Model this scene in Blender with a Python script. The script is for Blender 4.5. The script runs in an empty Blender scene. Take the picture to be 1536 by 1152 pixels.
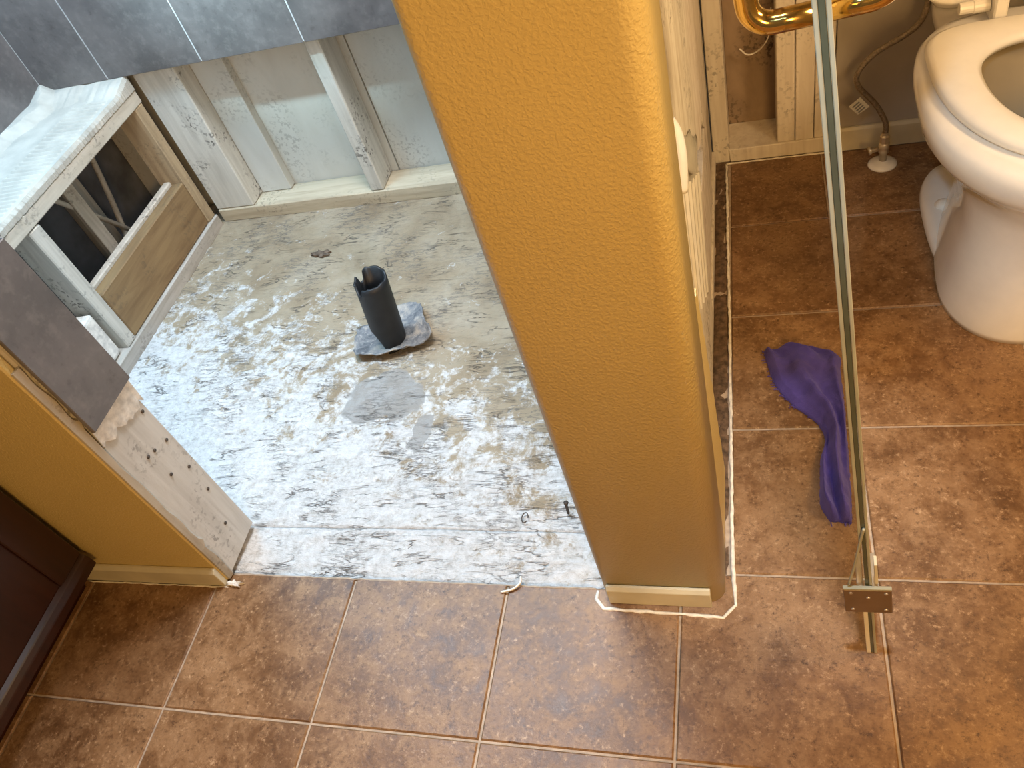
import bpy, bmesh, math, random
from mathutils import Vector, Matrix, noise
random.seed(7)
S = bpy.context.scene
C = S.collection
# ------------------------------------------------------------------ camera
cd = bpy.data.cameras.new('camera'); cam = bpy.data.objects.new('camera', cd); C.objects.link(cam)
cd.sensor_width = 36.0; cd.lens = 1193.264 / 1536 * 36.0; cd.clip_start = 0.02
CAM = Vector((1.06040, -0.65793, 1.25581))
RX = Vector((0.95271155, 0.16901073, -0.25253926))
RY = Vector((-0.03741293, -0.75949855, -0.64943223))
RZ = Vector((-0.30156422, 0.62816982, -0.71725986))
cam.matrix_world = Matrix(((RX.x, -RY.x, -RZ.x, CAM.x), (RX.y, -RY.y, -RZ.y, CAM.y), (RX.z, -RY.z, -RZ.z, CAM.z), (0, 0, 0, 1)))
S.camera = cam
# ------------------------------------------------------------------ light and exposure
S.view_settings.view_transform = 'Standard'; S.view_settings.look = 'None'
S.view_settings.gamma = 1.0; S.view_settings.use_curve_mapping = False
S.view_settings.exposure = 0.0
W = bpy.data.worlds.new('world'); S.world = W; W.use_nodes = True
bg = W.node_tree.nodes['Background']; bg.inputs[0].default_value = (1.0, 0.74, 0.48, 1); bg.inputs[1].default_value = 0.13

def lamp(name, kind, loc, target, power, color, size=0.5, size_y=None, spot=None, blend=1.0):
    d = bpy.data.lights.new(name, kind); d.energy = power; d.color = color
    if kind == 'AREA':
        d.shape = 'RECTANGLE'; d.size = size; d.size_y = size_y or size
    else:
        d.shadow_soft_size = size
    if kind == 'SPOT':
        d.spot_size = spot; d.spot_blend = blend
    o = bpy.data.objects.new(name, d); C.objects.link(o); o.location = loc
    o.rotation_euler = (Vector(target) - Vector(loc)).to_track_quat('-Z', 'Y').to_euler()
    return o
lamp('shower_daylight', 'AREA', (0.50, 0.64, 2.34), (0.38, -0.14, 0.0), 62.0, (0.93, 0.96, 1.0), 0.70, 0.50)
lamp('left_floor_blue_fill', 'AREA', (-0.42, 0.66, 1.80), (-0.05, 0.30, 0.0), 24.0, (0.26, 0.64, 1.0), 0.40, 0.40)  # added blue fill over the left of the shower floor, no window there
lamp('tile_glow_spot', 'SPOT', (-0.26, 0.25, 2.00), (-0.19, 1.165, 1.00), 420.0, (0.55, 0.86, 1.0), 0.05, None, math.radians(30), 1.0)  # added spot that makes the cyan glow on the back tile
lamp('vanity_lamp', 'AREA', (1.66, -1.66, 1.40), (1.0, -0.05, 0.15), 29.0, (1.0, 0.57, 0.19), 0.5, 0.4)
lamp('side_board_fill', 'AREA', (1.90, 0.08, 1.20), (0.97, 0.50, 0.50), 13.0, (1.0, 0.66, 0.34), 0.3, 0.3)  # added warm fill from the right to brighten the stripped boards
lamp('floor_patch_spot', 'SPOT', (1.02, -0.25, 2.38), (1.10, 0.12, 0.0), 190.0, (0.78, 0.90, 1.0), 0.05, None, math.radians(20), 1.0)  # added cool spot for the gray patch of floor beside the glass
lamp('bowl_side_spot', 'SPOT', (0.75, -1.30, 2.10), (1.40, 0.52, 0.36), 120.0, (0.42, 0.73, 1.0), 0.06, None, math.radians(14), 1.0)  # added narrow cool spot to tint the side of the toilet bowl

# ------------------------------------------------------------------ materials
def newmat(name):
    m = bpy.data.materials.new(name); m.use_nodes = True
    nt = m.node_tree; nt.nodes.clear()
    out = nt.nodes.new('ShaderNodeOutputMaterial'); b = nt.nodes.new('ShaderNodeBsdfPrincipled')
    nt.links.new(b.outputs[0], out.inputs[0])
    return m, nt, b
class N:
    """small node helper"""
    def __init__(s, nt): s.nt = nt
    def n(s, t, **k):
        x = s.nt.nodes.new(t)
        for a, v in k.items(): setattr(x, a, v)
        return x
    def l(s, a, b): s.nt.links.new(a, b)
    def pos(s, scale=(1, 1, 1), rand=0.0):
        g = s.n('ShaderNodeNewGeometry'); mp = s.n('ShaderNodeMapping'); mp.inputs['Scale'].default_value = scale
        src = g.outputs['Position']
        if rand:
            oi = s.n('ShaderNodeObjectInfo'); mu = s.n('ShaderNodeMath', operation='MULTIPLY'); mu.inputs[1].default_value = rand
            s.l(oi.outputs['Random'], mu.inputs[0])
            ad = s.n('ShaderNodeVectorMath', operation='ADD'); s.l(src, ad.inputs[0]); s.l(mu.outputs[0], ad.inputs[1]); src = ad.outputs[0]
        s.l(src, mp.inputs['Vector']); return mp.outputs[0]
    def noise(s, vec, scale, detail=4, rough=0.55, dist=0.0):
        x = s.n('ShaderNodeTexNoise'); x.inputs['Scale'].default_value = scale; x.inputs['Detail'].default_value = detail
        x.inputs['Roughness'].default_value = rough; x.inputs['Distortion'].default_value = dist
        s.l(vec, x.inputs['Vector']); return x.outputs[0]
    def ramp(s, fac, stops):
        r = s.n('ShaderNodeValToRGB'); e = r.color_ramp.elements
        while len(e) < len(stops): e.new(0.5)
        for i, (p, c) in enumerate(stops):
            e[i].position = p; e[i].color = (c if len(c) == 4 else (*c, 1)) if not isinstance(c, (int, float)) else (c, c, c, 1)
        s.l(fac, r.inputs[0]); return r.outputs[0]
    def mix(s, fac, a, b):
        m = s.n('ShaderNodeMix', data_type='RGBA')
        for v, i in ((fac, 0), (a, 6), (b, 7)):
            if isinstance(v, (int, float)): m.inputs[i].default_value = v
            elif isinstance(v, tuple): m.inputs[i].default_value = (*v, 1)
            else: s.l(v, m.inputs[i])
        return m.outputs[2]
    def math(s, op, a, b=0.0, c=0.0):
        m = s.n('ShaderNodeMath', operation=op)
        for i, v in enumerate((a, b, c)):
            if isinstance(v, (int, float)): m.inputs[i].default_value = v
            else: s.l(v, m.inputs[i])
        return m.outputs[0]
    def mapr(s, v, a, b, c=0.0, d=1.0):
        m = s.n('ShaderNodeMapRange'); s.l(v, m.inputs[0])
        for i, k in enumerate((a, b, c, d)): m.inputs[i + 1].default_value = k
        return m.outputs[0]
    def bump(s, h, b, strength=0.3, dist=0.002):
        x = s.n('ShaderNodeBump'); x.inputs['Strength'].default_value = strength; x.inputs['Distance'].default_value = dist
        s.l(h, x.inputs['Height']); s.l(x.outputs[0], b.inputs['Normal'])

def plain(name, col, rough=0.5, metal=0.0, var=0.12, scale=30, coat=0.0, bump=0.0):
    m, nt, b = newmat(name); q = N(nt); p = q.pos()
    f = q.noise(p, scale)
    c1 = tuple(min(1, x * (1 + var)) for x in col); c2 = tuple(x * (1 - var) for x in col)
    q.l(q.ramp(f, [(0.35, c2), (0.65, c1)]), b.inputs['Base Color'])
    b.inputs['Roughness'].default_value = rough; b.inputs['Metallic'].default_value = metal; b.inputs['Coat Weight'].default_value = coat
    if bump: q.bump(q.noise(p, scale * 3), b, bump, 0.002)
    return m

def floor_tile_mat():
    m, nt, b = newmat('brown_floor_tile'); q = N(nt); p = q.pos((1, 1, 1), 9.0)
    big = q.noise(p, 6, 3, .5, .4); mid = q.noise(p, 24, 8, .72, .3); fine = q.noise(p, 120, 6, .8); rg = q.noise(p, 60, 5, .7, .5)
    c = q.ramp(big, [(0.30, (0.135, 0.064, 0.024)), (0.50, (0.207, 0.107, 0.046)), (0.72, (0.279, 0.156, 0.074))])
    c = q.mix(q.ramp(mid, [(0.46, 0.0), (0.66, 0.75)]), c, (0.360, 0.217, 0.111))
    c = q.mix(q.ramp(mid, [(0.30, 0.7), (0.46, 0.0)]), c, (0.090, 0.041, 0.016))
    c = q.mix(q.math('MULTIPLY', q.ramp(fine, [(0.38, 0.95), (0.49, 0.0)]), q.ramp(rg, [(0.40, 0.15), (0.6, 1.0)])), c, (0.068, 0.031, 0.013))
    c = q.mix(q.math('MULTIPLY', q.ramp(fine, [(0.54, 0.0), (0.65, 0.9)]), q.ramp(rg, [(0.45, 0.1), (0.6, 1.0)])), c, (0.495, 0.328, 0.192))
    q.l(c, b.inputs['Base Color'])
    q.l(q.ramp(mid, [(0.3, 0.34), (0.7, 0.52)]), b.inputs['Roughness'])
    q.bump(q.math('ADD', fine, q.math('MULTIPLY', mid, 1.5)), b, 0.25, 0.002)
    return m
def wall_tile_mat():
    m, nt, b = newmat('gray_shower_tile'); q = N(nt); p = q.pos((1, 1, 1), 7.0)
    big = q.noise(p, 7, 4, .55, .3); mid = q.noise(p, 40, 5, .65)
    c = q.ramp(big, [(0.3, (0.095, 0.088, 0.085)), (0.55, (0.145, 0.130, 0.125)), (0.75, (0.19, 0.172, 0.162))])
    c = q.mix(q.ramp(mid, [(0.5, 0.0), (0.75, 0.5)]), c, (0.25, 0.225, 0.21))
    c = q.mix(q.ramp(mid, [(0.27, 0.5), (0.42, 0.0)]), c, (0.07, 0.06, 0.054))
    q.l(c, b.inputs['Base Color']); b.inputs['Roughness'].default_value = 0.33
    q.bump(mid, b, 0.12, 0.002); return m
def yellow_mat():
    m, nt, b = newmat('yellow_wall_paint'); q = N(nt); p = q.pos()
    t = q.noise(p, 230, 2, .5, .4); f = q.noise(p, 4, 2)
    q.l(q.ramp(f, [(0.3, (0.64, 0.495, 0.205)), (0.7, (0.68, 0.53, 0.225))]), b.inputs['Base Color'])
    b.inputs['Roughness'].default_value = 0.42
    q.bump(q.ramp(t, [(0.40, 0.0), (0.64, 1.0)]), b, 0.42, 0.0012); return m
def wood_mat(name, c1, c2, spot=(0.07, 0.06, 0.05), amount=0.35, grain=(14, 14, 1.2), rough=0.8, axis_scale=9):
    m, nt, b = newmat(name); q = N(nt); pg = q.pos(grain, 3.0); p = q.pos((1, 1, 1), 3.0)
    g = q.noise(pg, 3.5, 5, .6, .6); s1 = q.noise(p, axis_scale, 3, .5); s2 = q.noise(p, 95, 4, .6)
    c = q.ramp(g, [(0.32, c2), (0.62, c1)])
    patch = q.math('MULTIPLY', q.ramp(s1, [(0.5, 0.0), (0.66, 1.0)]), q.ramp(s2, [(0.53, 0.0), (0.60, 1.0)]))
    c = q.mix(q.math('MULTIPLY', patch, amount), c, spot)
    q.l(c, b.inputs['Base Color']); b.inputs['Roughness'].default_value = rough
    q.bump(q.math('ADD', g, s2), b, 0.25, 0.002); return m
def concrete_mat():
    m, nt, b = newmat('rough_concrete'); q = N(nt); p = q.pos()
    sep = q.n('ShaderNodeSeparateXYZ'); q.l(p, sep.inputs[0]); X, Y = sep.outputs[0], sep.outputs[1]
    big = q.noise(p, 4.5, 4, .6, .5); mid = q.noise(p, 17, 6, .7, .6); fine = q.noise(p, 75, 6, .75)
    st = q.noise(q.pos((1.0, 2.6, 1)), 22, 6, .7, .8)
    c = q.ramp(big, [(0.30, (0.25, 0.180, 0.108)), (0.50, (0.36, 0.285, 0.190)), (0.70, (0.44, 0.370, 0.275))])
    c = q.mix(q.ramp(st, [(0.28, 0.55), (0.43, 0.0)]), c, (0.20, 0.155, 0.105))
    front = q.mapr(q.math('ADD', Y, q.math('MULTIPLY', X, 0.45)), 0.86, 0.10)
    cov = q.math('ADD', q.math('MULTIPLY', mid, 0.9), q.math('ADD', q.math('MULTIPLY', fine, 0.35), q.math('MULTIPLY', front, 0.40)))
    c = q.mix(q.ramp(q.mapr(cov, 0.70, 1.0), [(0.12, 0.0), (0.5, 0.9)]), c, q.ramp(q.math('ADD', q.math('MULTIPLY', fine, 0.6), q.math('MULTIPLY', st, 0.4)), [(0.36, (0.42, 0.40, 0.375)), (0.48, (0.63, 0.62, 0.61)), (0.60, (0.76, 0.76, 0.76))]))
    # smooth gray mortar smear beside the drain
    nx_ = q.math('MULTIPLY', q.math('SUBTRACT', q.noise(q.pos((1, 1, 1)), 9, 3, .55), 0.5), 0.16); ny_ = q.math('MULTIPLY', q.math('SUBTRACT', q.noise(q.pos((1.3, 1, 1)), 8, 3, .55), 0.5), 0.16)
    Xb, Yb = q.math('ADD', X, nx_), q.math('ADD', Y, ny_)
    def blob(x, y, rx, ry):
        dx = q.math('DIVIDE', q.math('SUBTRACT', Xb, x), rx); dy = q.math('DIVIDE', q.math('SUBTRACT', Yb, y), ry)
        return q.math('ADD', q.math('MULTIPLY', dx, dx), q.math('MULTIPLY', dy, dy))
    d = q.math('ADD', q.math('MINIMUM', blob(0.225, 0.430, 0.10, 0.075), blob(0.355, 0.335, 0.03, 0.055)), q.math('MULTIPLY', q.math('SUBTRACT', big, 0.5), 2.6))
    c = q.mix(q.ramp(d, [(0.80, 0.85), (0.95, 0.0)]), c, (0.33, 0.315, 0.295))
    # thin cracks, mostly running left to right
    w = q.noise(q.pos((0.7, 3.2, 1)), 10, 4, .60, 0.7)
    ln = q.ramp(q.math('ABSOLUTE', q.math('SUBTRACT', w, 0.5)), [(0.0, 1.0), (0.020, 0.0)])
    msk = q.ramp(q.noise(p, 13, 3, .6), [(0.48, 0.0), (0.60, 1.0)])
    crack = q.math('MULTIPLY', ln, msk)
    c = q.mix(q.math('MULTIPLY', crack, 0.85), c, (0.085, 0.075, 0.065))
    w2 = q.noise(q.pos((0.9, 4.0, 1)), 20, 5, .62, 0.5)
    l2 = q.ramp(q.math('ABSOLUTE', q.math('SUBTRACT', w2, 0.5)), [(0.0, 1.0), (0.042, 0.0)])
    m2 = q.ramp(q.noise(p, 6, 3, .6), [(0.47, 0.0), (0.60, 1.0)])
    c = q.mix(q.math('MULTIPLY', q.math('MULTIPLY', l2, m2), 0.85), c, (0.12, 0.11, 0.10))
    q.l(c, b.inputs['Base Color']); b.inputs['Roughness'].default_value = 0.82
    h = q.math('SUBTRACT', q.math('ADD', q.math('MULTIPLY', st, 1.4), fine), q.math('MULTIPLY', crack, 1.2))
    q.bump(h, b, 0.7, 0.006); return m

M = {}
M['tile'] = floor_tile_mat(); M['wtile'] = wall_tile_mat(); M['yellow'] = yellow_mat(); M['concrete'] = concrete_mat()
M['grout'] = plain('tan_grout', (0.42, 0.33, 0.25), 0.85, var=0.2, scale=60)
M['wgrout'] = plain('gray_grout', (0.50, 0.50, 0.49), 0.8)
M['caulk'] = plain('cream_caulk', (0.82, 0.77, 0.68), 0.5, var=0.15, scale=80)
M['trimpaint'] = plain('cream_trim_paint', (0.64, 0.59, 0.44), 0.4, var=0.08, scale=12, bump=0.1)
M['stud'] = wood_mat('whitewashed_stud_wood', (0.63, 0.60, 0.53), (0.49, 0.46, 0.40), amount=0.95)
M['jambstud'] = wood_mat('gray_jamb_wood', (0.62, 0.60, 0.56), (0.50, 0.475, 0.435), amount=0.6)
M['studside'] = wood_mat('weathered_stud_wood', (0.50, 0.45, 0.37), (0.38, 0.335, 0.27), amount=0.45)
M['sheath'] = wood_mat('pale_sheathing', (0.60, 0.60, 0.56), (0.54, 0.535, 0.49), amount=0.3, grain=(3, 3, 1.0), axis_scale=6)
M['rawwood'] = wood_mat('raw_brown_wood', (0.29, 0.19, 0.09), (0.20, 0.12, 0.055), amount=0.3, grain=(12, 1.4, 12))
M['rawpost'] = wood_mat('raw_brown_post', (0.44, 0.33, 0.20), (0.32, 0.23, 0.135), amount=0.3)
M['plate'] = wood_mat('bottom_plate_wood', (0.56, 0.48, 0.345), (0.42, 0.345, 0.24), amount=0.5, grain=(1.2, 14, 14))
M['platey'] = wood_mat('base_plate_wood', (0.50, 0.46, 0.41), (0.38, 0.34, 0.29), amount=0.4, grain=(14, 1.2, 14))
M['header'] = wood_mat('header_board_wood', (0.60, 0.55, 0.46), (0.47, 0.42, 0.34), amount=0.5, grain=(14, 1.2, 14))
M['cream'] = wood_mat('cream_stud_wood', (0.74, 0.68, 0.58), (0.62, 0.55, 0.46), amount=0.5)
M['peel'] = wood_mat('peeling_cream_board', (0.80, 0.75, 0.67), (0.60, 0.53, 0.44), spot=(0.13, 0.08, 0.05), amount=0.8, grain=(10, 10, 2.2), axis_scale=7)
M['gyp'] = plain('torn_gypsum', (0.74, 0.70, 0.64), 0.9, var=0.2, scale=60, bump=0.5)
M['tan'] = plain('tan_wall_paint', (0.40, 0.365, 0.32), 0.6, var=0.06, scale=9, bump=0.15)
M['mold'] = wood_mat('moldy_backing', (0.34, 0.25, 0.175), (0.25, 0.18, 0.125), spot=(0.03, 0.022, 0.018), amount=0.9, grain=(4, 4, 2), axis_scale=5)
M['mortar'] = plain('gray_mortar', (0.47, 0.44, 0.38), 0.9, var=0.14, scale=14, bump=0.4)
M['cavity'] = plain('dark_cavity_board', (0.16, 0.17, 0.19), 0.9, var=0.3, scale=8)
M['dark'] = plain('dark_gap_debris', (0.12, 0.075, 0.045), 0.95, var=0.5, scale=70, bump=0.6)
M['abs'] = plain('black_plastic_pipe', (0.011, 0.012, 0.014), 0.5, var=0.25, scale=40)
def mk_liner():
    m, nt, b = newmat('dusty_rubber_liner'); q = N(nt); p = q.pos(); a = q.noise(p, 26, 5, .65, .6); f = q.noise(p, 120, 4, .7)
    c = q.ramp(a, [(0.36, (0.085, 0.092, 0.105)), (0.5, (0.20, 0.205, 0.215)), (0.64, (0.40, 0.36, 0.31))])
    c = q.mix(q.ramp(f, [(0.55, 0.0), (0.7, 0.6)]), c, (0.5, 0.46, 0.42)); q.l(c, b.inputs['Base Color']); b.inputs['Roughness'].default_value = 0.6
    q.bump(a, b, 0.4, 0.003); return m
M['liner'] = mk_liner()
M['white'] = plain('white_porcelain', (0.80, 0.78, 0.74), 0.12, var=0.02, coat=0.5)
M['seat'] = plain('cream_seat_plastic', (0.80, 0.77, 0.70), 0.3, var=0.02)
M['bowl_shade'] = plain('shaded_bowl_glaze', (0.27, 0.225, 0.15), 0.45, var=0.06, scale=8)  # darker tan puts the shade inside the bowl into the glaze colour
M['pvc'] = plain('white_plastic', (0.78, 0.74, 0.66), 0.35, var=0.06)
M['brass'] = plain('polished_brass', (0.80, 0.52, 0.16), 0.14, 1.0, var=0.05)
M['bronze'] = plain('brushed_bronze_plate', (0.30, 0.215, 0.145), 0.38, 0.8, var=0.08)
M['steel'] = plain('braided_steel', (0.28, 0.23, 0.17), 0.4, 0.6, var=0.3, scale=260)
M['chrome'] = plain('dull_chrome', (0.66, 0.58, 0.46), 0.28, 0.7, var=0.08)
M['paper'] = plain('paper_tag', (0.66, 0.64, 0.54), 0.7)
M['ink'] = plain('tag_print', (0.22, 0.23, 0.22), 0.7)
M['vinyl'] = plain('clear_vinyl_seal', (0.36, 0.36, 0.28), 0.3, var=0.08)
M['nail'] = plain('rusty_nail', (0.09, 0.07, 0.055), 0.6, 0.4)
M['scrap'] = plain('torn_dark_scrap', (0.14, 0.10, 0.07), 0.9, var=0.5, scale=80)
def mk_mahogany():
    m, nt, b = newmat('dark_mahogany'); q = N(nt); g = q.noise(q.pos((9, 9, 1)), 4, 4, .6, .5)
    q.l(q.ramp(g, [(0.3, (0.016, 0.004, 0.0025)), (0.7, (0.032, 0.008, 0.004))]), b.inputs['Base Color'])
    b.inputs['Roughness'].default_value = 0.32; return m
M['mahogany'] = mk_mahogany()
def mk_cloth():
    m, nt, b = newmat('purple_microfibre'); q = N(nt); f = q.noise(q.pos(), 420, 2); g = q.noise(q.pos(), 22, 3)
    c = q.ramp(g, [(0.3, (0.048, 0.036, 0.24)), (0.7, (0.085, 0.066, 0.38))]); q.l(c, b.inputs['Base Color'])
    b.inputs['Roughness'].default_value = 0.95; b.inputs['Sheen Weight'].default_value = 0.5
    b.inputs['Sheen Tint'].default_value = (0.35, 0.3, 0.8, 1)
    q.bump(f, b, 0.6, 0.002); return m
M['cloth'] = mk_cloth()
def mk_glass():
    m = bpy.data.materials.new('door_glass'); m.use_nodes = True; nt = m.node_tree; nt.nodes.clear(); q = N(nt)
    out = q.n('ShaderNodeOutputMaterial'); t = q.n('ShaderNodeBsdfTransparent'); g = q.n('ShaderNodeBsdfGlossy'); mx = q.n('ShaderNodeMixShader'); f = q.n('ShaderNodeFresnel')
    t.inputs[0].default_value = (0.95, 0.975, 0.96, 1); g.inputs['Roughness'].default_value = 0.02; f.inputs[0].default_value = 1.45
    gm = q.n('ShaderNodeNewGeometry'); q.l(q.math('MULTIPLY', f.outputs[0], q.math('SUBTRACT', 1.0, gm.outputs['Backfacing'])), mx.inputs[0]); q.l(t.outputs[0], mx.inputs[1]); q.l(g.outputs[0], mx.inputs[2]); q.l(mx.outputs[0], out.inputs[0])
    return m
M['glass'] = mk_glass()
M['glassedge'] = plain('dark_glass_edge', (0.075, 0.085, 0.06), 0.15, var=0.1)

# ------------------------------------------------------------------ object helpers
def link(name, me, mat, parent=None, smooth=False):
    if isinstance(mat, (list, tuple)):
        for k in mat: me.materials.append(M[k])
    else: me.materials.append(M[mat])
    if smooth:
        for p in me.polygons: p.use_smooth = True
    o = bpy.data.objects.new(name, me); C.objects.link(o)
    if parent is not None:
        o.parent = parent
        r = parent; off = Vector(r.location)
        while r.parent: r = r.parent; off = off + Vector(r.location)
        o.location = -off
    return o
def from_bm(name, bm, mat, parent=None, smooth=False):
    bmesh.ops.recalc_face_normals(bm, faces=bm.faces)
    me = bpy.data.meshes.new(name); bm.to_mesh(me); bm.free(); me.update()
    return link(name, me, mat, parent, smooth)
def raw(name, vs, fs, mat, parent=None, smooth=False):
    bm = bmesh.new(); vv = [bm.verts.new(v) for v in vs]
    for f in fs:
        try: bm.faces.new([vv[i] for i in f])
        except ValueError: pass
    return from_bm(name, bm, mat, parent, smooth)
def tag(o, label, cat, group=None, kind=None):
    o['label'] = label; o['category'] = cat
    if group: o['group'] = group
    if kind: o['kind'] = kind
    return o
def thing(name, label, cat, loc, group=None):
    o = bpy.data.objects.new(name, None); C.objects.link(o); o.location = loc; o.empty_display_size = 0.05
    return tag(o, label, cat, group)
def bm_box(bm, x0, x1, y0, y1, z0, z1, bev=0.0, jit=0.0, seg=1):
    g = bmesh.ops.create_cube(bm, size=1.0)['verts']
    for v in g:
        v.co = Vector((x0 + (v.co.x + .5) * (x1 - x0), y0 + (v.co.y + .5) * (y1 - y0), z0 + (v.co.z + .5) * (z1 - z0)))
        if jit: v.co += Vector((random.uniform(-jit, jit), random.uniform(-jit, jit), random.uniform(-jit, jit)))
    if bev:
        es = list({e for v in g for e in v.link_edges})
        bmesh.ops.bevel(bm, geom=es, offset=bev, segments=seg, profile=0.6, affect='EDGES')
def box(name, x0, x1, y0, y1, z0, z1, mat, parent=None, bev=0.0015, jit=0.0, seg=1):
    bm = bmesh.new(); bm_box(bm, x0, x1, y0, y1, z0, z1, bev, jit, seg)
    return from_bm(name, bm, mat, parent)
def prism(name, pts, axis, a, b, mat, parent=None, bev=0.0):
    """extrude a 2-D outline along axis x, y or z between a and b"""
    def P(p, t): return {'x': (t, p[0], p[1]), 'y': (p[0], t, p[1]), 'z': (p[0], p[1], t)}[axis]
    n = len(pts); vs = [P(p, a) for p in pts] + [P(p, b) for p in pts]
    fs = [list(range(n)), list(range(n, 2 * n))] + [[i, (i + 1) % n, n + (i + 1) % n, n + i] for i in range(n)]
    bm = bmesh.new(); vv = [bm.verts.new(v) for v in vs]
    for f in fs: bm.faces.new([vv[i] for i in f])
    bmesh.ops.recalc_face_normals(bm, faces=bm.faces)
    if bev: bmesh.ops.bevel(bm, geom=list(bm.edges), offset=bev, segments=1, affect='EDGES')
    return from_bm(name, bm, mat, parent)
def bm_tube(bm, pts, rad, n=10, caps=True, flat=1.0):
    pts = [Vector(p) for p in pts]; rings = []
    up = None
    for i, p in enumerate(pts):
        t = (pts[min(i + 1, len(pts) - 1)] - pts[max(i - 1, 0)]).normalized()
        if up is None:
            up = Vector((0, 0, 1)) if abs(t.z) < 0.9 else Vector((1, 0, 0))
        a = (up - t * up.dot(t)).normalized(); b = t.cross(a); up = a
        r = rad[i] if isinstance(rad, (list, tuple)) else rad
        rings.append([bm.verts.new(p + a * (r * flat * math.cos(2 * math.pi * k / n)) + b * (r * math.sin(2 * math.pi * k / n))) for k in range(n)])
    for r0, r1 in zip(rings, rings[1:]):
        for k in range(n): bm.faces.new((r0[k], r0[(k + 1) % n], r1[(k + 1) % n], r1[k]))
    if caps: bm.faces.new(rings[0]); bm.faces.new(rings[-1])
def tube(name, pts, rad, mat, parent=None, n=10, flat=1.0):
    bm = bmesh.new(); bm_tube(bm, pts, rad, n, True, flat); return from_bm(name, bm, mat, parent, True)
def smooth_path(pts, k=6):
    pts = [Vector(p) for p in pts]; out = []
    for i in range(len(pts) - 1):
        p0, p1, p2, p3 = pts[max(i - 1, 0)], pts[i], pts[i + 1], pts[min(i + 2, len(pts) - 1)]
        for j in range(k):
            t = j / k
            out.append(0.5 * ((2 * p1) + (p2 - p0) * t + (2 * p0 - 5 * p1 + 4 * p2 - p3) * t * t + (3 * p1 - p0 - 3 * p2 + p3) * t ** 3))
    return out + [pts[-1]]
def lathe(name, prof, loc, mat, parent=None, n=24, smooth=True):
    bm = bmesh.new(); rings = []
    for r, z in prof: rings.append([bm.verts.new((loc[0] + r * math.cos(2 * math.pi * k / n), loc[1] + r * math.sin(2 * math.pi * k / n), loc[2] + z)) for k in range(n)])
    for a, b in zip(rings, rings[1:]):
        for k in range(n): bm.faces.new((a[k], a[(k + 1) % n], b[(k + 1) % n], b[k]))
    bm.faces.new(rings[0]); bm.faces.new(rings[-1])
    return from_bm(name, bm, mat, parent, smooth)
def fbm(x, y, z=0.0, s=1.0, o=4):
    return noise.fractal(Vector((x * s, y * s, z * s)), 0.8, 2.1, o)
T = 0.305          # floor tile pitch
H = 2.44

# ------------------------------------------------------------------ floor: grout bed and separate tiles
bm = bmesh.new()
bm_box(bm, -1.25, 1.95, -1.75, -0.036, -0.06, -0.0035)
bm_box(bm, 0.96, 1.95, -0.036, 1.33, -0.06, -0.0035)
bm_box(bm, -1.25, 0.0, -0.036, 0.09, -0.06, -0.0035)
bm_box(bm, -0.97, 0.96, -0.036, 1.36, -0.09, -0.055)
floor = tag(from_bm('floor', bm, 'grout'), 'bathroom floor of mottled brown square tiles with tan grout', 'floor', kind='structure')
def tile_mesh(w, d, h=0.009, b=0.0022):
    vs = []
    for (ix, iy, z) in ((0, 0, -h), (0, 0, -b), (b, b, 0)):
        vs += [(ix, iy, z), (w - ix, iy, z), (w - ix, d - iy, z), (ix, d - iy, z)]
    fs = [(8, 9, 10, 11)]
    for l in (0, 4):
        for k in range(4): fs.append((l + k, l + (k + 1) % 4, l + 4 + (k + 1) % 4, l + 4 + k))
    me = bpy.data.meshes.new('tile'); me.from_pydata(vs, [], fs); me.update(); me.materials.append(M['tile']); return me
tcache = {}
G = 0.0021         # half a grout joint
def add_tile(x0, x1, y0, y1):
    w, d = round(x1 - x0, 4), round(y1 - y0, 4)
    if w < 0.012 or d < 0.012: return
    if (w, d) not in tcache: tcache[(w, d)] = tile_mesh(w, d)
    o = bpy.data.objects.new('tile', tcache[(w, d)]); C.objects.link(o); o.parent = floor
    o.location = (x0, y0, random.uniform(-0.0006, 0.0003))
for col in range(-4, 7):
    for row in range(-5, 4):
        x0, x1, y0, y1 = col * T + G, (col + 1) * T - G, row * T + G, (row + 1) * T - G
        x1 = min(x1, 1.93)
        if row == -1:                      # the row that is cut along the shower and the walls
            if x1 < 0.30 and x0 < -0.001: add_tile(x0, x1, y0, -0.064)
            elif x1 < 0.78: add_tile(x0, x1, y0, -0.036)
            elif x0 < 0.70: add_tile(x0, x1, y0, -0.036)
            else: add_tile(x0, x1, y0, y1)
        elif row < -1: add_tile(x0, x1, y0, y1)
        elif col >= 3:
            if col == 3: x0 = 1.000
            add_tile(x0, x1, y0, min(y1, 1.172))
# dark strip of rubble where the wall board is gone
bm = bmesh.new(); ny, nx = 60, 4
g = [[bm.verts.new((0.958 + 0.036 * i / nx, 0.0 + 1.18 * j / ny, -0.004 + 0.006 * (0.5 + fbm(i * .7, j * .31, 3, 1.7)) * (1 if 0 < i < nx else 0))) for i in range(nx + 1)] for j in range(ny + 1)]
for j in range(ny):
    for i in range(nx): bm.faces.new((g[j][i], g[j][i + 1], g[j + 1][i + 1], g[j + 1][i]))
o = from_bm('rubble', bm, 'dark', floor, True); o['kind'] = 'stuff'

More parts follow.
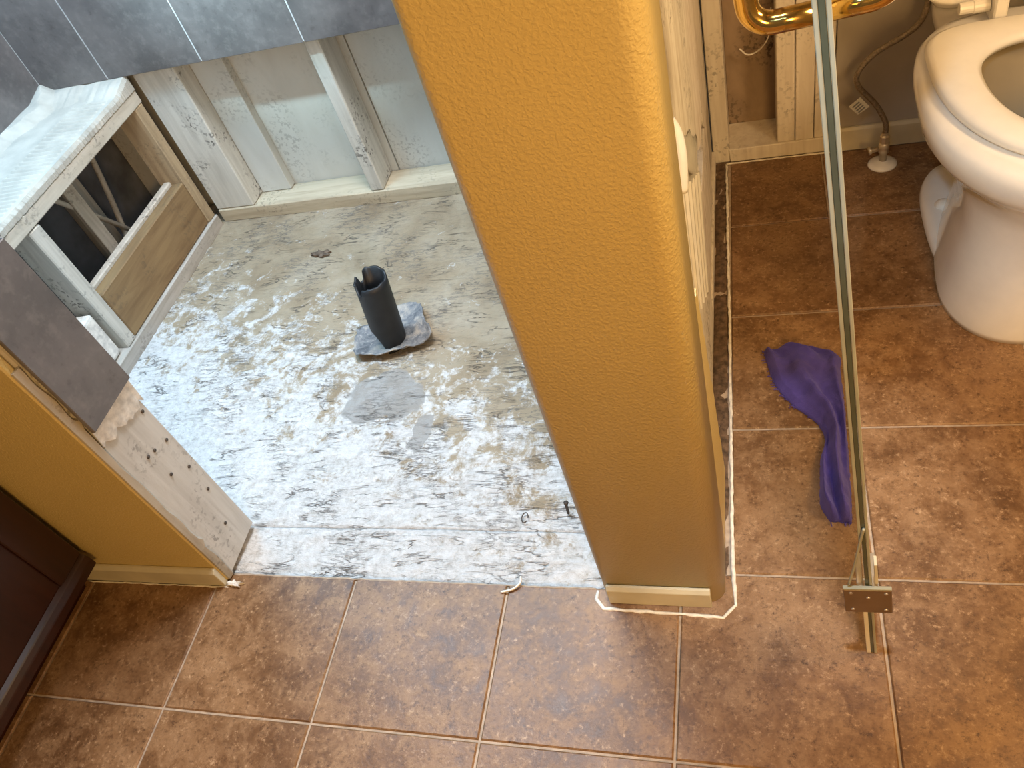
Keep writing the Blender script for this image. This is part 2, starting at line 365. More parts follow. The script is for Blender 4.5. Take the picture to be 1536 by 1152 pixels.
# ------------------------------------------------------------------ shower slab
def slab(name, x0, x1, y0, y1, nx, ny, z, amp, mat, parent=None, depth=0.045):
    bm = bmesh.new()
    def zz(x, y):
        h = amp * (fbm(x, y, 1.3, 5.0, 5) * 0.9 + abs(fbm(x * .8, y * 2.0, 7.7, 11.0, 4)) * 0.9)
        if 0.12 < x < 0.33 and 0.34 < y < 0.50: h *= 0.5
        return z + h
    g = [[bm.verts.new((x0 + (x1 - x0) * i / nx, y0 + (y1 - y0) * j / ny, zz(x0 + (x1 - x0) * i / nx, y0 + (y1 - y0) * j / ny))) for i in range(nx + 1)] for j in range(ny + 1)]
    for j in range(ny):
        for i in range(nx): bm.faces.new((g[j][i], g[j][i + 1], g[j + 1][i + 1], g[j + 1][i]))
    loop = [g[0][i] for i in range(nx + 1)] + [g[j][nx] for j in range(1, ny + 1)] + [g[ny][i] for i in range(nx - 1, -1, -1)] + [g[j][0] for j in range(ny - 1, 0, -1)]
    low = [bm.verts.new((v.co.x, v.co.y, z - depth)) for v in loop]
    for k in range(len(loop)): bm.faces.new((loop[k], low[k], low[(k + 1) % len(loop)], loop[(k + 1) % len(loop)]))
    return from_bm(name, bm, mat, parent, True)
sf = tag(slab('floor', -0.86, 0.785, 0.0795, 1.30, 230, 180, -0.010, 0.0045, 'concrete'), 'bare rough concrete floor of the torn-out shower, white with residue', 'floor', kind='structure')
slab('curb_strip', 0.004, 0.785, -0.034, 0.0765, 120, 26, -0.0085, 0.004, 'concrete', sf)

# ------------------------------------------------------------------ ceiling and plain outer walls
tag(box('ceiling', -1.25, 1.98, -1.75, 1.36, H, H + 0.03, 'tan'), 'plain ceiling over the bathroom, above the frame', 'ceiling', kind='structure')
tag(box('wall_right', 1.952, 2.02, -1.75, 1.30, 0.0, H, 'tan'), 'plain tan wall to the right of the toilet', 'wall', kind='structure')

# ------------------------------------------------------------------ back wall: sheathing, studs, plates, shower tile
wb = tag(box('wall_back', -0.97, 1.98, 1.312, 1.36, -0.05, H, 'sheath'), 'stripped back wall of the shower with open stud bays under gray tile', 'wall', kind='structure')
box('sheathing_panel', -0.875, -0.34, 1.296, 1.311, 0.0, H, 'sheath', wb)
box('sheathing_panel', -0.337, 0.03, 1.294, 1.311, 0.0, H, 'sheath', wb)
box('sheathing_panel', 0.033, 0.77, 1.296, 1.311, 0.0, H, 'sheath', wb)
box('bottom_plate', -0.575, 0.785, 1.192, 1.294, -0.012, 0.036, 'plate', wb, 0.003, 0.002)
# studs of the shower side
box('stud', -0.574, -0.438, 1.196, 1.293, 0.036, H, 'stud', wb, 0.003, 0.002)
box('stud', -0.436, -0.330, 1.262, 1.2935, 0.036, H, 'sheath', wb, 0.002)
box('stud', -0.032, 0.012, 1.196, 1.293, 0.036, H, 'stud', wb, 0.003, 0.002)
box('stud', 0.375, 0.415, 1.196, 1.293, 0.036, H, 'stud', wb, 0.003)
box('stud', 0.745, 0.785, 1.196, 1.293, 0.036, H, 'stud', wb, 0.003)
# gray tile still on the wall, on its backer board
box('backer_board', -0.862, 0.785, 1.1662, 1.192, 0.512, H, 'wgrout', wb, 0.001)
def vtile(name, plane, a0, a1, z0, z1, face, thick, parent, cache={}):
    bm = bmesh.new()
    if plane == 'y': bm_box(bm, a0, a1, face, face + thick, z0, z1, 0.0015)
    else: bm_box(bm, face - thick, face, a0, a1, z0, z1, 0.0015)
    return from_bm(name, bm, 'wtile', parent)
xs = [-0.8555, -0.627, -0.318, -0.010, 0.298, 0.606, 0.785]
zs = [0.508, 0.813, 1.118, 1.423, 1.728, 2.033, 2.338]
for i in range(len(xs) - 1):
    for j in range(len(zs) - 1):
        vtile('tile', 'y', xs[i] + .0015, xs[i + 1] - .0015, zs[j] + .0015, zs[j + 1] - .0015, 1.165, 0.0105, wb)
# toilet side of the back wall
box('bottom_plate', 0.998, 1.248, 1.180, 1.300, 0.0, 0.038, 'cream', wb, 0.002, 0.0015)
box('moldy_backing', 0.998, 1.120, 1.300, 1.3115, 0.036, H, 'mold', wb, 0.001)
box('stud', 1.116, 1.157, 1.186, 1.300, 0.038, H, 'cream', wb, 0.002)
box('stud', 1.159, 1.201, 1.184, 1.300, 0.038, H, 'cream', wb, 0.002)
box('stud', 1.203, 1.245, 1.186, 1.300, 0.038, H, 'cream', wb, 0.002)
box('drywall', 1.247, 1.952, 1.183, 1.311, 0.0, H, 'tan', wb, 0.002)
tube('hanging_strip', smooth_path([(1.035, 1.262, 0.262), (1.055, 1.255, 0.247), (1.085, 1.250, 0.262), (1.105, 1.245, 0.300), (1.108, 1.24, 0.36)]), 0.003, 'gyp', wb, 6, 0.5)
bb = tag(prism('baseboard_back', [(1.171, 0.0), (1.1825, 0.0), (1.1825, 0.062), (1.176, 0.062), (1.171, 0.055)], 'x', 1.249, 1.95, 'trimpaint', None, 0.001), 'cream baseboard on the tan wall behind the toilet', 'baseboard', kind='structure')

# ------------------------------------------------------------------ left wall of the shower
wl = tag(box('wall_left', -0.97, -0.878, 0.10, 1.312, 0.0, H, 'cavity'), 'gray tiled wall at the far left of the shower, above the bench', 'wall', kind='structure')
box('backer_board', -0.877, -0.8552, 0.10, 1.174, 0.50, H, 'wgrout', wl, 0.001)
ys = [0.10, 0.255, 0.560, 0.865, 1.1665]
for i in range(len(ys) - 1):
    for j in range(len(zs) - 1):
        vtile('tile', 'x', ys[i] + .0015, ys[i + 1] - .0015, zs[j] + .0015, zs[j + 1] - .0015, -0.854, 0.0098, wl)
for y in (0.30, 0.66, 0.98):
    box('stud', -0.877, -0.80, y, y + 0.04, 0.0, 0.42, 'studside', wl, 0.002)

# ------------------------------------------------------------------ front wall stub with stripped jamb
wf = tag(box('wall_front', -1.25, 0.025, -0.052, -0.036, 0.0, H, 'yellow', None, 0.003), 'yellow painted wall stub at the left with a stripped stud at its end', 'wall', kind='structure')
box('stud', -0.012, 0.029, -0.034, 0.078, 0.004, H, 'jambstud', wf, 0.003, 0.002)
box('stud', -0.120, -0.014, -0.034, 0.078, 0.0, H, 'studside', wf, 0.002)
box('backer_board', -0.86, -0.122, 0.060, 0.090, 0.10, H, 'wgrout', wf, 0.001)
bm = bmesh.new()           # torn metal corner bead and gypsum edge between paint and stud
N_ = 46; ed = []
for k in range(N_ + 1):
    z = 0.004 + 0.62 * k / N_
    w = 0.006 + 0.005 * noise.noise(Vector((z * 23, 2.2, 0))) + (0.006 if random.random() < 0.12 else 0)
    ed.append((z, w))
vsA = []
for z, w in ed:
    vsA.append([bm.verts.new((0.0255, -0.0500, z)), bm.verts.new((0.0290, -0.0490, z)), bm.verts.new((0.0315 + 0.001 * random.random(), -0.043 + w, z)), bm.verts.new((0.0255, -0.036 + w, z))])
for a, b in zip(vsA, vsA[1:]):
    for k in range(3): bm.faces.new((a[k], a[k + 1], b[k + 1], b[k]))
bm.faces.new(vsA[0]); bm.faces.new(vsA[-1])
from_bm('corner_bead', bm, 'studside', wf)
jt = [0.462, 0.767, 1.072, 1.377, 1.682, 1.987, 2.292]
box('backer_board', 0.0295, 0.0355, -0.030, 0.084, 0.475, H - 0.1, 'gyp', wf, 0.001)
for a, b in zip(jt, jt[1:]):
    vtile('tile', 'x', -0.034, 0.085, a + .0015, b - .0015, 0.0440, 0.0083, wf)
# torn mortar edge under the jamb tile
bm = bmesh.new()
nn = 14; top = []; bot = []
for k in range(nn + 1):
    y = -0.034 + 0.116 * k / nn
    top.append([bm.verts.new((x, y, 0.478)) for x in (0.0295, 0.039)])
    zb = 0.425 + 0.018 * noise.noise(Vector((y * 60, 5, 0))) - 0.02 * (k / nn)
    bot.append([bm.verts.new((x, y, zb)) for x in (0.0292, 0.0325)])
for k in range(nn):
    bm.faces.new((top[k][1], top[k + 1][1], bot[k + 1][1], bot[k][1])); bm.faces.new((bot[k][0], bot[k][1], bot[k + 1][1], bot[k + 1][0]))
    bm.faces.new((top[k][0], top[k][1], top[k + 1][1], top[k + 1][0]))
from_bm('torn_mortar', bm, 'gyp', wf)
for (y, z) in ((0.012, 0.335), (0.030, 0.330), (0.062, 0.318), (0.066, 0.395), (0.020, 0.27), (0.055, 0.17), (0.030, 0.085), (0.058, 0.24)):
    lathe('nail_head', [(0.0036, 0), (0.0036, 0.0012), (0.001, 0.002)], (0, 0, 0), 'nail', wf, 8).data.transform(Matrix.Translation((0.0292, y, z)) @ Matrix.Rotation(math.pi / 2, 4, 'Y'))
tag(prism('baseboard_front', [(-0.064, 0.0), (-0.0525, 0.0), (-0.0525, 0.054), (-0.058, 0.054), (-0.064, 0.046)], 'x', -0.345, 0.024, 'trimpaint', None, 0.001), 'cream baseboard under the yellow wall stub beside the dark cabinet', 'baseboard', kind='structure')

# ------------------------------------------------------------------ middle wall (yellow pillar end, stripped on the right)
def arc(cx, cy, r, a0, a1, n=8): return [(cx + r * math.cos(math.radians(a0 + (a1 - a0) * k / n)), cy + r * math.sin(math.radians(a0 + (a1 - a0) * k / n))) for k in range(n + 1)]
prof = [(0.787, 0.02)] + arc(0.803, -0.036, 0.016, 180, 270, 6) + arc(0.961, -0.026, 0.026, 270, 360, 9) + [(0.987, 0.044), (0.967, 0.044), (0.967, 0.02)]
wm = prism('wall_middle', prof, 'z', 0.0, H, 'yellow')
for p in wm.data.polygons:
    if abs(p.normal.z) < 0.5: p.use_smooth = True
tag(wm, 'textured yellow wall end between the torn-out shower and the toilet', 'wall', kind='structure')
box('stud', 0.82, 0.858, 0.025, 0.060, 0.04, H, 'cream', wm, 0.002)
box('backer_board', 0.788, 0.802, 0.024, 1.19, 0.0, H, 'wgrout', wm, 0.001)
# jagged remnant of drywall low on the right face
pts = [(0.040, 0.0), (0.215, 0.0)]
for k in range(26):
    z = 0.02 + 0.545 * k / 25
    base = 0.205 - 0.045 * min(1, z / 0.25) - (0.085 * max(0, (z - 0.25)) / 0.33)
    pts.append((base + random.uniform(-0.004, 0.004), z))
pts += [(0.072, 0.585), (0.062, 0.580), (0.055, 0.588), (0.040, 0.588)]
prism('drywall_remnant', pts, 'x', 0.968, 0.9865, 'yellow', wm)
box('bottom_plate', 0.868, 0.9625, 0.045, 1.178, 0.0, 0.040, 'cream', wm, 0.002)
prism('board', [(0.046, 2.43), (0.046, 0.70), (0.28, 0.62), (0.34, 0.60), (0.40, 0.555), (0.47, 0.535), (0.52, 0.48), (0.60, 0.43), (0.66, 0.405), (0.735, 0.41), (0.755, 0.50), (0.745, 0.65), (0.76, 0.80), (0.76, 2.43)], 'x', 0.954, 0.967, 'peel', wm, 0.001)
prism('board', [(0.775, 2.43), (0.77, 0.52), (0.80, 0.43), (0.82, 0.34), (0.875, 0.30), (0.93, 0.285), (1.0, 0.30), (1.01, 2.43)], 'x', 0.950, 0.963, 'cream', wm, 0.001)
box('stud', 0.905, 0.955, 1.02, 1.176, 0.040, H, 'studside', wm, 0.002)
box('stud', 0.957, 0.998, 1.182, 1.300, 0.0, H, 'cream', wm, 0.002)
box('board', 0.945, 0.958, 0.10, 1.00, 0.041, 0.28, 'peel', wm, 0.001)
# ribbed board under the broken edge
bm = bmesh.new(); nr = 8; q0 = []
A0, A1, B1, B0 = Vector((0, 0.075, 0.715)), Vector((0, 0.53, 0.435)), Vector((0, 0.46, 0.225)), Vector((0, 0.075, 0.49))
rows = []
for j in range(9):
    t = j / 8; row = []
    for i in range(nr * 4 + 1):
        u = i / (nr * 4); p = (A0.lerp(A1, u)).lerp(B0.lerp(B1, u), t)
        x = 0.9655 + (0.0065 if (i % 4) in (1, 2) else 0.0)
        row.append(bm.verts.new((x, p.y, p.z)))
    rows.append(row)
for r0, r1 in zip(rows, rows[1:]):
    for i in range(nr * 4): bm.faces.new((r0[i], r0[i + 1], r1[i + 1], r1[i]))
bk = [bm.verts.new((0.9640, v.y, v.z)) for v in (A0, A1, B1, B0)]
bm.faces.new(bk)
for edge, (i, j) in ((rows[0], (0, 1)), (rows[-1], (3, 2))): bm.faces.new(list(edge) + [bk[j], bk[i]])
bm.faces.new([r[0] for r in rows] + [bk[3], bk[0]]); bm.faces.new([r[-1] for r in rows] + [bk[2], bk[1]])
from_bm('ribbed_board', bm, 'pvc', wm)
box('board', 0.952, 0.9625, 0.06, 0.60, 0.041, 0.50, 'peel', wm, 0.001)
# stub of white pipe and lump of mortar in the broken gap
tube('pipe_stub', smooth_path([(0.9660, 0.195, 0.740), (0.9735, 0.190, 0.722), (0.9760, 0.180, 0.695), (0.9740, 0.170, 0.655)]), [0.0075] * 18 + [0.006], 'pvc', wm, 12)
bm = bmesh.new(); bmesh.ops.create_icosphere(bm, subdivisions=3, radius=1.0)
for v in bm.verts:
    d = 1 + 0.35 * noise.noise(v.co * 2.3) + 0.2 * noise.noise(v.co * 6)
    v.co = Vector((0.966 + v.co.x * 0.009 * d, 0.37 + v.co.y * 0.15 * d, 0.565 + v.co.z * 0.045 * d - 0.60 * v.co.y * 0.15))
from_bm('mortar_lump', bm, 'mortar', wm, True)
pts2 = [(-0.0625, 0.0), (-0.0525, 0.0), (-0.0525, 0.050), (-0.057, 0.050), (-0.0625, 0.043)]
tag(prism('baseboard_middle', pts2, 'x', 0.797, 0.966, 'trimpaint', None, 0.001), 'small cream baseboard across the foot of the yellow wall end', 'baseboard', kind='structure')

# ------------------------------------------------------------------ caulk lines
def bead(name, pts, r, label, kind='structure', step=0.012, mat='caulk'):
    out = []
    for a, b in zip(pts, pts[1:]):
        a, b = Vector(a), Vector(b); n = max(1, int((b - a).length / step))
        for k in range(n):
            p = a.lerp(b, k / n); p += Vector((random.uniform(-1, 1), random.uniform(-1, 1), 0)) * 0.0009; out.append(p)
    out.append(Vector(pts[-1]))
    rr = [r * (0.75 + 0.6 * random.random()) for _ in out]
    o = tube(name, out, rr, mat, None, 6, 0.7); tag(o, label, 'trim', kind=kind); return o
bead('trim_1', [(0.774, -0.040, 0), (0.773, -0.056, 0), (0.788, -0.073, 0), (0.91, -0.0755, 0), (0.984, -0.078, 0), (1.003, -0.055, 0), (1.0, 0.0, 0), (0.998, 0.2, 0), (0.996, 0.5, 0), (0.992, 0.9, 0), (0.989, 1.172, 0)], 0.0030, 'thin cream caulk line on the floor around the yellow wall end')
bead('trim_2', [(0.989, 1.174, 0), (1.10, 1.1745, 0), (1.248, 1.174, 0)], 0.0026, 'thin caulk line on the floor along the stripped back wall')
bead('trim_3', [(-0.32, -0.0665, 0), (-0.1, -0.066, 0), (0.03, -0.066, 0)], 0.0017, 'thin caulk line on the floor along the yellow wall stub')
bead('trim_4', [(0.03, -0.037, -0.001), (0.4, -0.037, -0.001), (0.77, -0.037, -0.001)], 0.002, 'broken tile edge line between concrete and brown tile', mat='grout')

# ------------------------------------------------------------------ shower bench frame
bt = thing('shower_bench', 'stripped wooden frame of the shower bench with rough mortar top', 'bench', (-0.70, 0.65, -0.01))
box('base_plate', -0.665, -0.572, 0.10, 1.180, -0.012, 0.034, 'platey', bt, 0.003, 0.002)
box('header_board', -0.664, -0.575, 0.10, 1.176, 0.428, 0.466, 'header', bt, 0.003, 0.001)
box('post', -0.662, -0.576, 0.598, 0.638, 0.034, 0.428, 'stud', bt, 0.003, 0.002)
box('post', -0.662, -0.576, 1.135, 1.174, 0.034, 0.428, 'rawpost', bt, 0.003, 0.001)
box('blocking_board', -0.615, -0.578, 0.640, 1.132, 0.036, 0.188, 'rawwood', bt, 0.003, 0.0015)
box('nailer_strip', -0.640, -0.616, 0.640, 1.132, 0.150, 0.196, 'stud', bt, 0.003, 0.001)
box('back_rail', -0.795, -0.76, 0.10, 1.18, 0.38, 0.428, 'studside', bt, 0.002)
box('lath', -0.72, -0.70, 0.86, 0.90, 0.0, 0.42, 'studside', bt, 0.002, 0.004)
box('lath', -0.79, -0.76, 0.70, 0.745, 0.0, 0.42, 'studside', bt, 0.002, 0.004)
for (a, b, r) in (((-0.79, 1.10, 0.02), (-0.70, 0.80, 0.40), .012), ((-0.76, 0.95, 0.0), (-0.79, 1.12, 0.40), .014)):
    tube('cable', smooth_path([a, Vector(a).lerp(Vector(b), .5) + Vector((0.01, 0.0, 0.0)), b]), r * .6, 'studside', bt, 8)
# cement remnant in the near opening
bm = bmesh.new(); bm_box(bm, -0.66, -0.579, 0.395, 0.590, 0.036, 0.178, 0.008, 0.010, 2)
for v in bm.verts: v.co += Vector((1, 1, 1)) * 0.006 * noise.noise(v.co * 22)
from_bm('cement_remnant', bm, 'gyp', bt)
# mortar bed on top, combed by the trowel near the front edge
bm = bmesh.new(); nx, ny = 60, 420; x0, x1, y0, y1 = -0.862, -0.573, 0.10, 1.174
def mz(x, y):
    u = (x - x0) / (x1 - x0)
    e = 0.490 + 0.0015 * fbm(x, y, 2, 8)
    ridge = (0.0030 * math.sin(y * 360 + 12 * fbm(x, y, 0, 1.2, 2)) if 0.52 < u < 0.93 and 0.45 < y < 1.08 else 0)
    broken = 0.022 * max(0, min(1, (0.20 - u + 0.10 * fbm(y, 0, 1, 6)) * 9)) + 0.020 * max(0, min(1, (y - 1.10 + 0.05 * fbm(x, 0, 4, 7)) * 14))
    if u > 0.985: e -= 0.010
    return e + ridge + broken
g = [[bm.verts.new((x0 + (x1 - x0) * i / nx + (0.004 * fbm(j * .1, 3, 3, 3) if i == nx else 0), y0 + (y1 - y0) * j / ny, mz(x0 + (x1 - x0) * i / nx, y0 + (y1 - y0) * j / ny))) for i in range(nx + 1)] for j in range(ny + 1)]
for j in range(ny):
    for i in range(nx): bm.faces.new((g[j][i], g[j][i + 1], g[j + 1][i + 1], g[j + 1][i]))
loop = [g[0][i] for i in range(nx + 1)] + [g[j][nx] for j in range(1, ny + 1)] + [g[ny][i] for i in range(nx - 1, -1, -1)] + [g[j][0] for j in range(ny - 1, 0, -1)]
low = [bm.verts.new((v.co.x, v.co.y, 0.467)) for v in loop]
for k in range(len(loop)): bm.faces.new((loop[k], low[k], low[(k + 1) % len(loop)], loop[(k + 1) % len(loop)]))
bm.faces.new(low)
from_bm('mortar_top', bm, 'mortar', bt)

# ------------------------------------------------------------------ drain pipe with rubber liner
dp = thing('drain_pipe', 'cut black drain pipe standing in a torn rubber collar on the concrete', 'pipe', (0.20, 0.60, -0.008))
bm = bmesh.new(); n = 40; rings = []
def pc(t): return Vector((0.192 + 0.024 * t, 0.600 + 0.004 * t, -0.008 + 0.200 * t))
for lev in range(13):
    t = lev / 12; ring = []
    for k in range(n):
        a = 2 * math.pi * k / n; r = 0.0395
        p = pc(t) + Vector((r * math.cos(a), r * math.sin(a), 0))
        squeeze = max(0, 1 - t / 0.34)
        if math.cos(a) < 0.2: p.x += squeeze * 0.034 * (0.2 - math.cos(a)) / 1.2
        if lev == 12:
            left = max(0, -math.cos(a - 0.25))
            p.z += 0.006 * noise.noise(Vector((math.cos(a) * 3, math.sin(a) * 3, 1))) + 0.010 * max(0, math.sin(a)) - (0.020 if 0.62 < left < 0.90 else 0) + (0.004 if left >= .9 else 0)
        ring.append(bm.verts.new(p))
    rings.append(ring)
inner = []
for lev in (12, 8, 4, 0):
    inner.append([bm.verts.new(pc(0) * 0 + v.co + (Vector((pc(lev / 12).x, pc(lev / 12).y, v.co.z)) - v.co) * 0.14) for v in rings[lev]])
for a, b in zip(rings + inner, (rings + inner)[1:]):
    for k in range(n): bm.faces.new((a[k], a[(k + 1) % n], b[(k + 1) % n], b[k]))
bm.faces.new(inner[-1])
from_bm('pipe_body', bm, 'abs', dp, True)
# liner: wrinkled sheet with lifted right-hand flap
outl = [(0.094, 0.632), (0.128, 0.664), (0.185, 0.712), (0.222, 0.722), (0.252, 0.704), (0.268, 0.664), (0.312, 0.592), (0.290, 0.572), (0.230, 0.552), (0.180, 0.536), (0.122, 0.540), (0.100, 0.585)]
o2 = []
for i in range(len(outl)):
    a, b = Vector(outl[i]), Vector(outl[(i + 1) % len(outl)])
    for k in range(5):
        p = a.lerp(b, k / 5); o2.append(p + Vector((random.uniform(-.0025, .0025), random.uniform(-.0025, .0025))))
bm = bmesh.new(); cen = Vector((0.200, 0.612)); NR = 12; R_ = []
def lz(p, t):
    z = 0.004 + 0.007 * abs(fbm(p.x, p.y, 4, 26, 3)) * t + 0.006 * t * t
    fl_ = max(0, (p.x - 0.228) / 0.06) * max(0, min(1, (p.y - 0.56) / 0.05))
    z += 0.018 * min(1, fl_) * (0.4 + abs(noise.noise(Vector((p.x * 55, p.y * 30, 0)))) * 1.6) + (0.008 * t if p.y < 0.56 else 0)
    return z
for j in range(NR + 1):
    t = 0.22 + 0.78 * j / NR
    R_.append([bm.verts.new((*(cen.lerp(p, t)), lz(cen.lerp(p, t), j / NR))) for p in o2])
for a, b in zip(R_, R_[1:]):
    for k in range(len(o2)): bm.faces.new((a[k], a[(k + 1) % len(o2)], b[(k + 1) % len(o2)], b[k]))
ln = from_bm('rubber_collar', bm, 'liner', dp, True)
sm = ln.modifiers.new('thick', 'SOLIDIFY'); sm.thickness = 0.003; sm.offset = 1

# ------------------------------------------------------------------ small scraps on the concrete and tile
def flake(name, cx, cy, z, r, mat, label, cat, seed, stretch=1.6):
    bm = bmesh.new(); rnd = random.Random(seed); n = 22
    top = []
    for k in range(n):
        a = 2 * math.pi * k / n; rr = r * (0.55 + 0.75 * rnd.random())
        top.append((cx + rr * stretch * math.cos(a), cy + rr * 0.7 * math.sin(a)))
    t = [bm.verts.new((x, y, z + 0.003 + 0.004 * rnd.random())) for x, y in top]; b = [bm.verts.new((x, y, z)) for x, y in top]
    c = bm.verts.new((cx, cy, z + 0.006))
    for k in range(n):
        bm.faces.new((t[k], t[(k + 1) % n], c)); bm.faces.new((b[k], b[(k + 1) % n], t[(k + 1) % n], t[k]))
    bm.faces.new(b)
    return tag(from_bm(name, bm, mat), label, cat)
flake('torn_scrap', -0.138, 0.975, -0.008, 0.020, 'scrap', 'small torn dark scrap lying at the back of the bare concrete', 'scrap', 3)
tag(tube('nail', [(0.700, 0.118, -0.006), (0.701, 0.119, 0.02), (0.702, 0.120, 0.028)], [0.003, 0.003, 0.005], 'nail', None, 8), 'short rusty nail standing in the concrete beside the yellow wall end', 'nail')
tag(tube('wire_loop', [(0.617 + 0.006 * math.cos(a * .33), 0.105 + 0.011 * math.sin(a * .33), -0.003) for a in range(18)], 0.0012, 'nail', None, 6), 'tiny loop of wire lying near the front joint of the concrete', 'wire')
tag(tube('caulk_scrap', smooth_path([(0.600, -0.052, 0.002), (0.622, -0.046, 0.004), (0.634, -0.034, 0.006), (0.632, -0.022, 0.005)]), 0.0022, 'caulk', None, 6), 'curled scrap of caulk on the tile edge in front of the shower', 'scrap')
flake('plaster_scrap', 0.043, -0.060, 0.001, 0.010, 'gyp', 'white plaster crumb on the tile at the foot of the stripped stud', 'scrap', 8, 1.8)

# ------------------------------------------------------------------ glass door leaning on the wall
P0 = Vector((1.2005, -0.122, 0.003)); P1 = Vector((1.222, 0.47, 0.003))
e1 = (P1 - P0).normalized(); nrm = e1.cross(CAM - P0).normalized()
if nrm.x < 0: nrm = -nrm
e2 = nrm.cross(e1).normalized()
if e2.z < 0: e2 = -e2
DM = Matrix(((nrm.x, e1.x, e2.x, P0.x), (nrm.y, e1.y, e2.y, P0.y), (nrm.z, e1.z, e2.z, P0.z), (0, 0, 0, 1)))   # local x = across, y = along the floor, z = up the panel
gd = thing('glass_door', 'frameless glass shower door leaning edge-on beside the toilet', 'door', P0)
def local(o, parent=gd):
    o.data.transform(DM); o.data.update(); return o
def lbox(name, x0, x1, y0, y1, z0, z1, mat, parent=gd, bev=0.0006): 
    return local(box(name, x0, x1, y0, y1, z0, z1, mat, parent, bev))
DH, DW, TH = 1.80, 0.60, 0.0048
panel = lbox('glass_panel', -TH, TH, 0.0012, DW, 0.0, DH, 'glass')
lbox('panel_edge', -0.0024, 0.0024, -0.0015, 0.001, 0.0, DH, 'glassedge')
lbox('edge_seal', -0.0060, -0.0026, -0.0025, 0.001, 0.32, DH, 'vinyl'); lbox('edge_seal', 0.0026, 0.0060, -0.0025, 0.001, 0.0, DH, 'vinyl')
lbox('edge_seal', -0.0078, -0.0020, -0.0020, 0.001, 0.0, 0.145, 'pvc')
# seal strip peeling off above the hinge
def lpt(x, y, z): return DM @ Vector((x, y, z))
tube('loose_seal', [lpt(*p) for p in smooth_path([(0.001, -0.004, 0.36), (-0.004, -0.004, 0.33), (-0.013, -0.004, 0.27), (-0.022, -0.005, 0.222)])], 0.0018, 'vinyl', gd, 6)
lbox('short_seal', 0.0095, 0.0135, -0.004, 0.010, 0.222, 0.272, 'trimpaint')
hz0, hz1 = 0.148, 0.212
hg = lbox('hinge', -0.030, 0.029, -0.0085, -0.0035, hz0, hz1, 'bronze', gd, 0.001)
lbox('hinge_jaw', -0.013, -0.0055, -0.0035, 0.050, hz0 + .004, hz1 - .004, 'chrome', hg, 0.001); lbox('hinge_jaw', 0.0055, 0.013, -0.0035, 0.050, hz0 + .004, hz1 - .004, 'chrome', hg, 0.001)
lbox('hinge_highlight', -0.030, 0.029, -0.0086, -0.0034, hz1, hz1 + 0.004, 'vinyl', hg, 0.0005)  # pale strip stands in for the highlight on the plate's top edge
for (x, z) in ((-0.021, hz1 - .008), (0.022, hz1 - .008), (-0.020, hz0 + .010), (0.021, hz0 + .010), (0.0, hz1 - 0.020)):
    s = lathe('screw', [(0.0026, 0), (0.0026, 0.0008), (0.0012, 0.0014)], (0, 0, 0), 'chrome', hg, 10)
    s.data.transform(Matrix.Translation((x, -0.0084, z)) @ Matrix.Rotation(math.pi / 2, 4, 'X')); local(s)
# back-to-back brass pull handle
hy, hz = 0.322, 0.838
for sgn, nm in ((-1, 'handle'), (1, 'handle')):
    r = 0.0125; path = [(sgn * 0.004, hy, hz), (sgn * 0.040, hy, hz)]
    path += [(sgn * (0.046 + 0.026 * math.sin(a)), hy, hz + 0.026 * (1 - math.cos(a))) for a in [math.pi / 2 * k / 8 for k in range(9)]]
    path += [(sgn * 0.072, hy, hz + 0.10), (sgn * 0.072, hy, hz + 0.174)]
    path += [(sgn * (0.046 + 0.026 * math.cos(a)), hy, hz + 0.174 + 0.026 * math.sin(a)) for a in [math.pi / 2 * k / 8 for k in range(1, 9)]]
    path += [(sgn * 0.004, hy, hz + 0.20)]
    tube(nm, [lpt(*p) for p in path], r, 'brass', gd, 18)

# ------------------------------------------------------------------ toilet
tx = 1.530
tl = thing('toilet', 'cream toilet with raised lid standing on the tile at the right', 'toilet', (tx, 0.78, 0.0))
def egg(a, yf, yb, z, n=64, pf=2.0, pb=2.6, split=0.55, cx=tx):
    ym = yf + (yb - yf) * split; out = []
    for k in range(n):
        t = 2 * math.pi * k / n; c, s = math.cos(t), math.sin(t); p = pf if s < 0 else pb
        x = a * math.copysign(abs(c) ** (2 / p), c); y = (yb - ym if s > 0 else ym - yf) * math.copysign(abs(s) ** (2 / p), s)
        out.append((cx + x, ym + y, z))
    return out
def loft(name, rings, mat, parent, cap0=True, cap1=True):
    bm = bmesh.new(); R2 = [[bm.verts.new(p) for p in r] for r in rings]; n = len(R2[0])
    for a, b in zip(R2, R2[1:]):
        for k in range(n): bm.faces.new((a[k], a[(k + 1) % n], b[(k + 1) % n], b[k]))
    if cap0: bm.faces.new(R2[0])
    if cap1: bm.faces.new(R2[-1])
    return from_bm(name, bm, mat, parent, True)
loft('base', [egg(0.124, 0.56, 1.055, 0.0, pb=3.0, pf=2.2), egg(0.125, 0.56, 1.056, 0.012, pb=3.0, pf=2.2), egg(0.120, 0.57, 1.050, 0.024, pb=3.0, pf=2.2), egg(0.105, 0.60, 1.03, 0.030, pb=2.6)], 'white', tl)
P_ = dict(pf=2.15, pb=1.75, split=0.30)
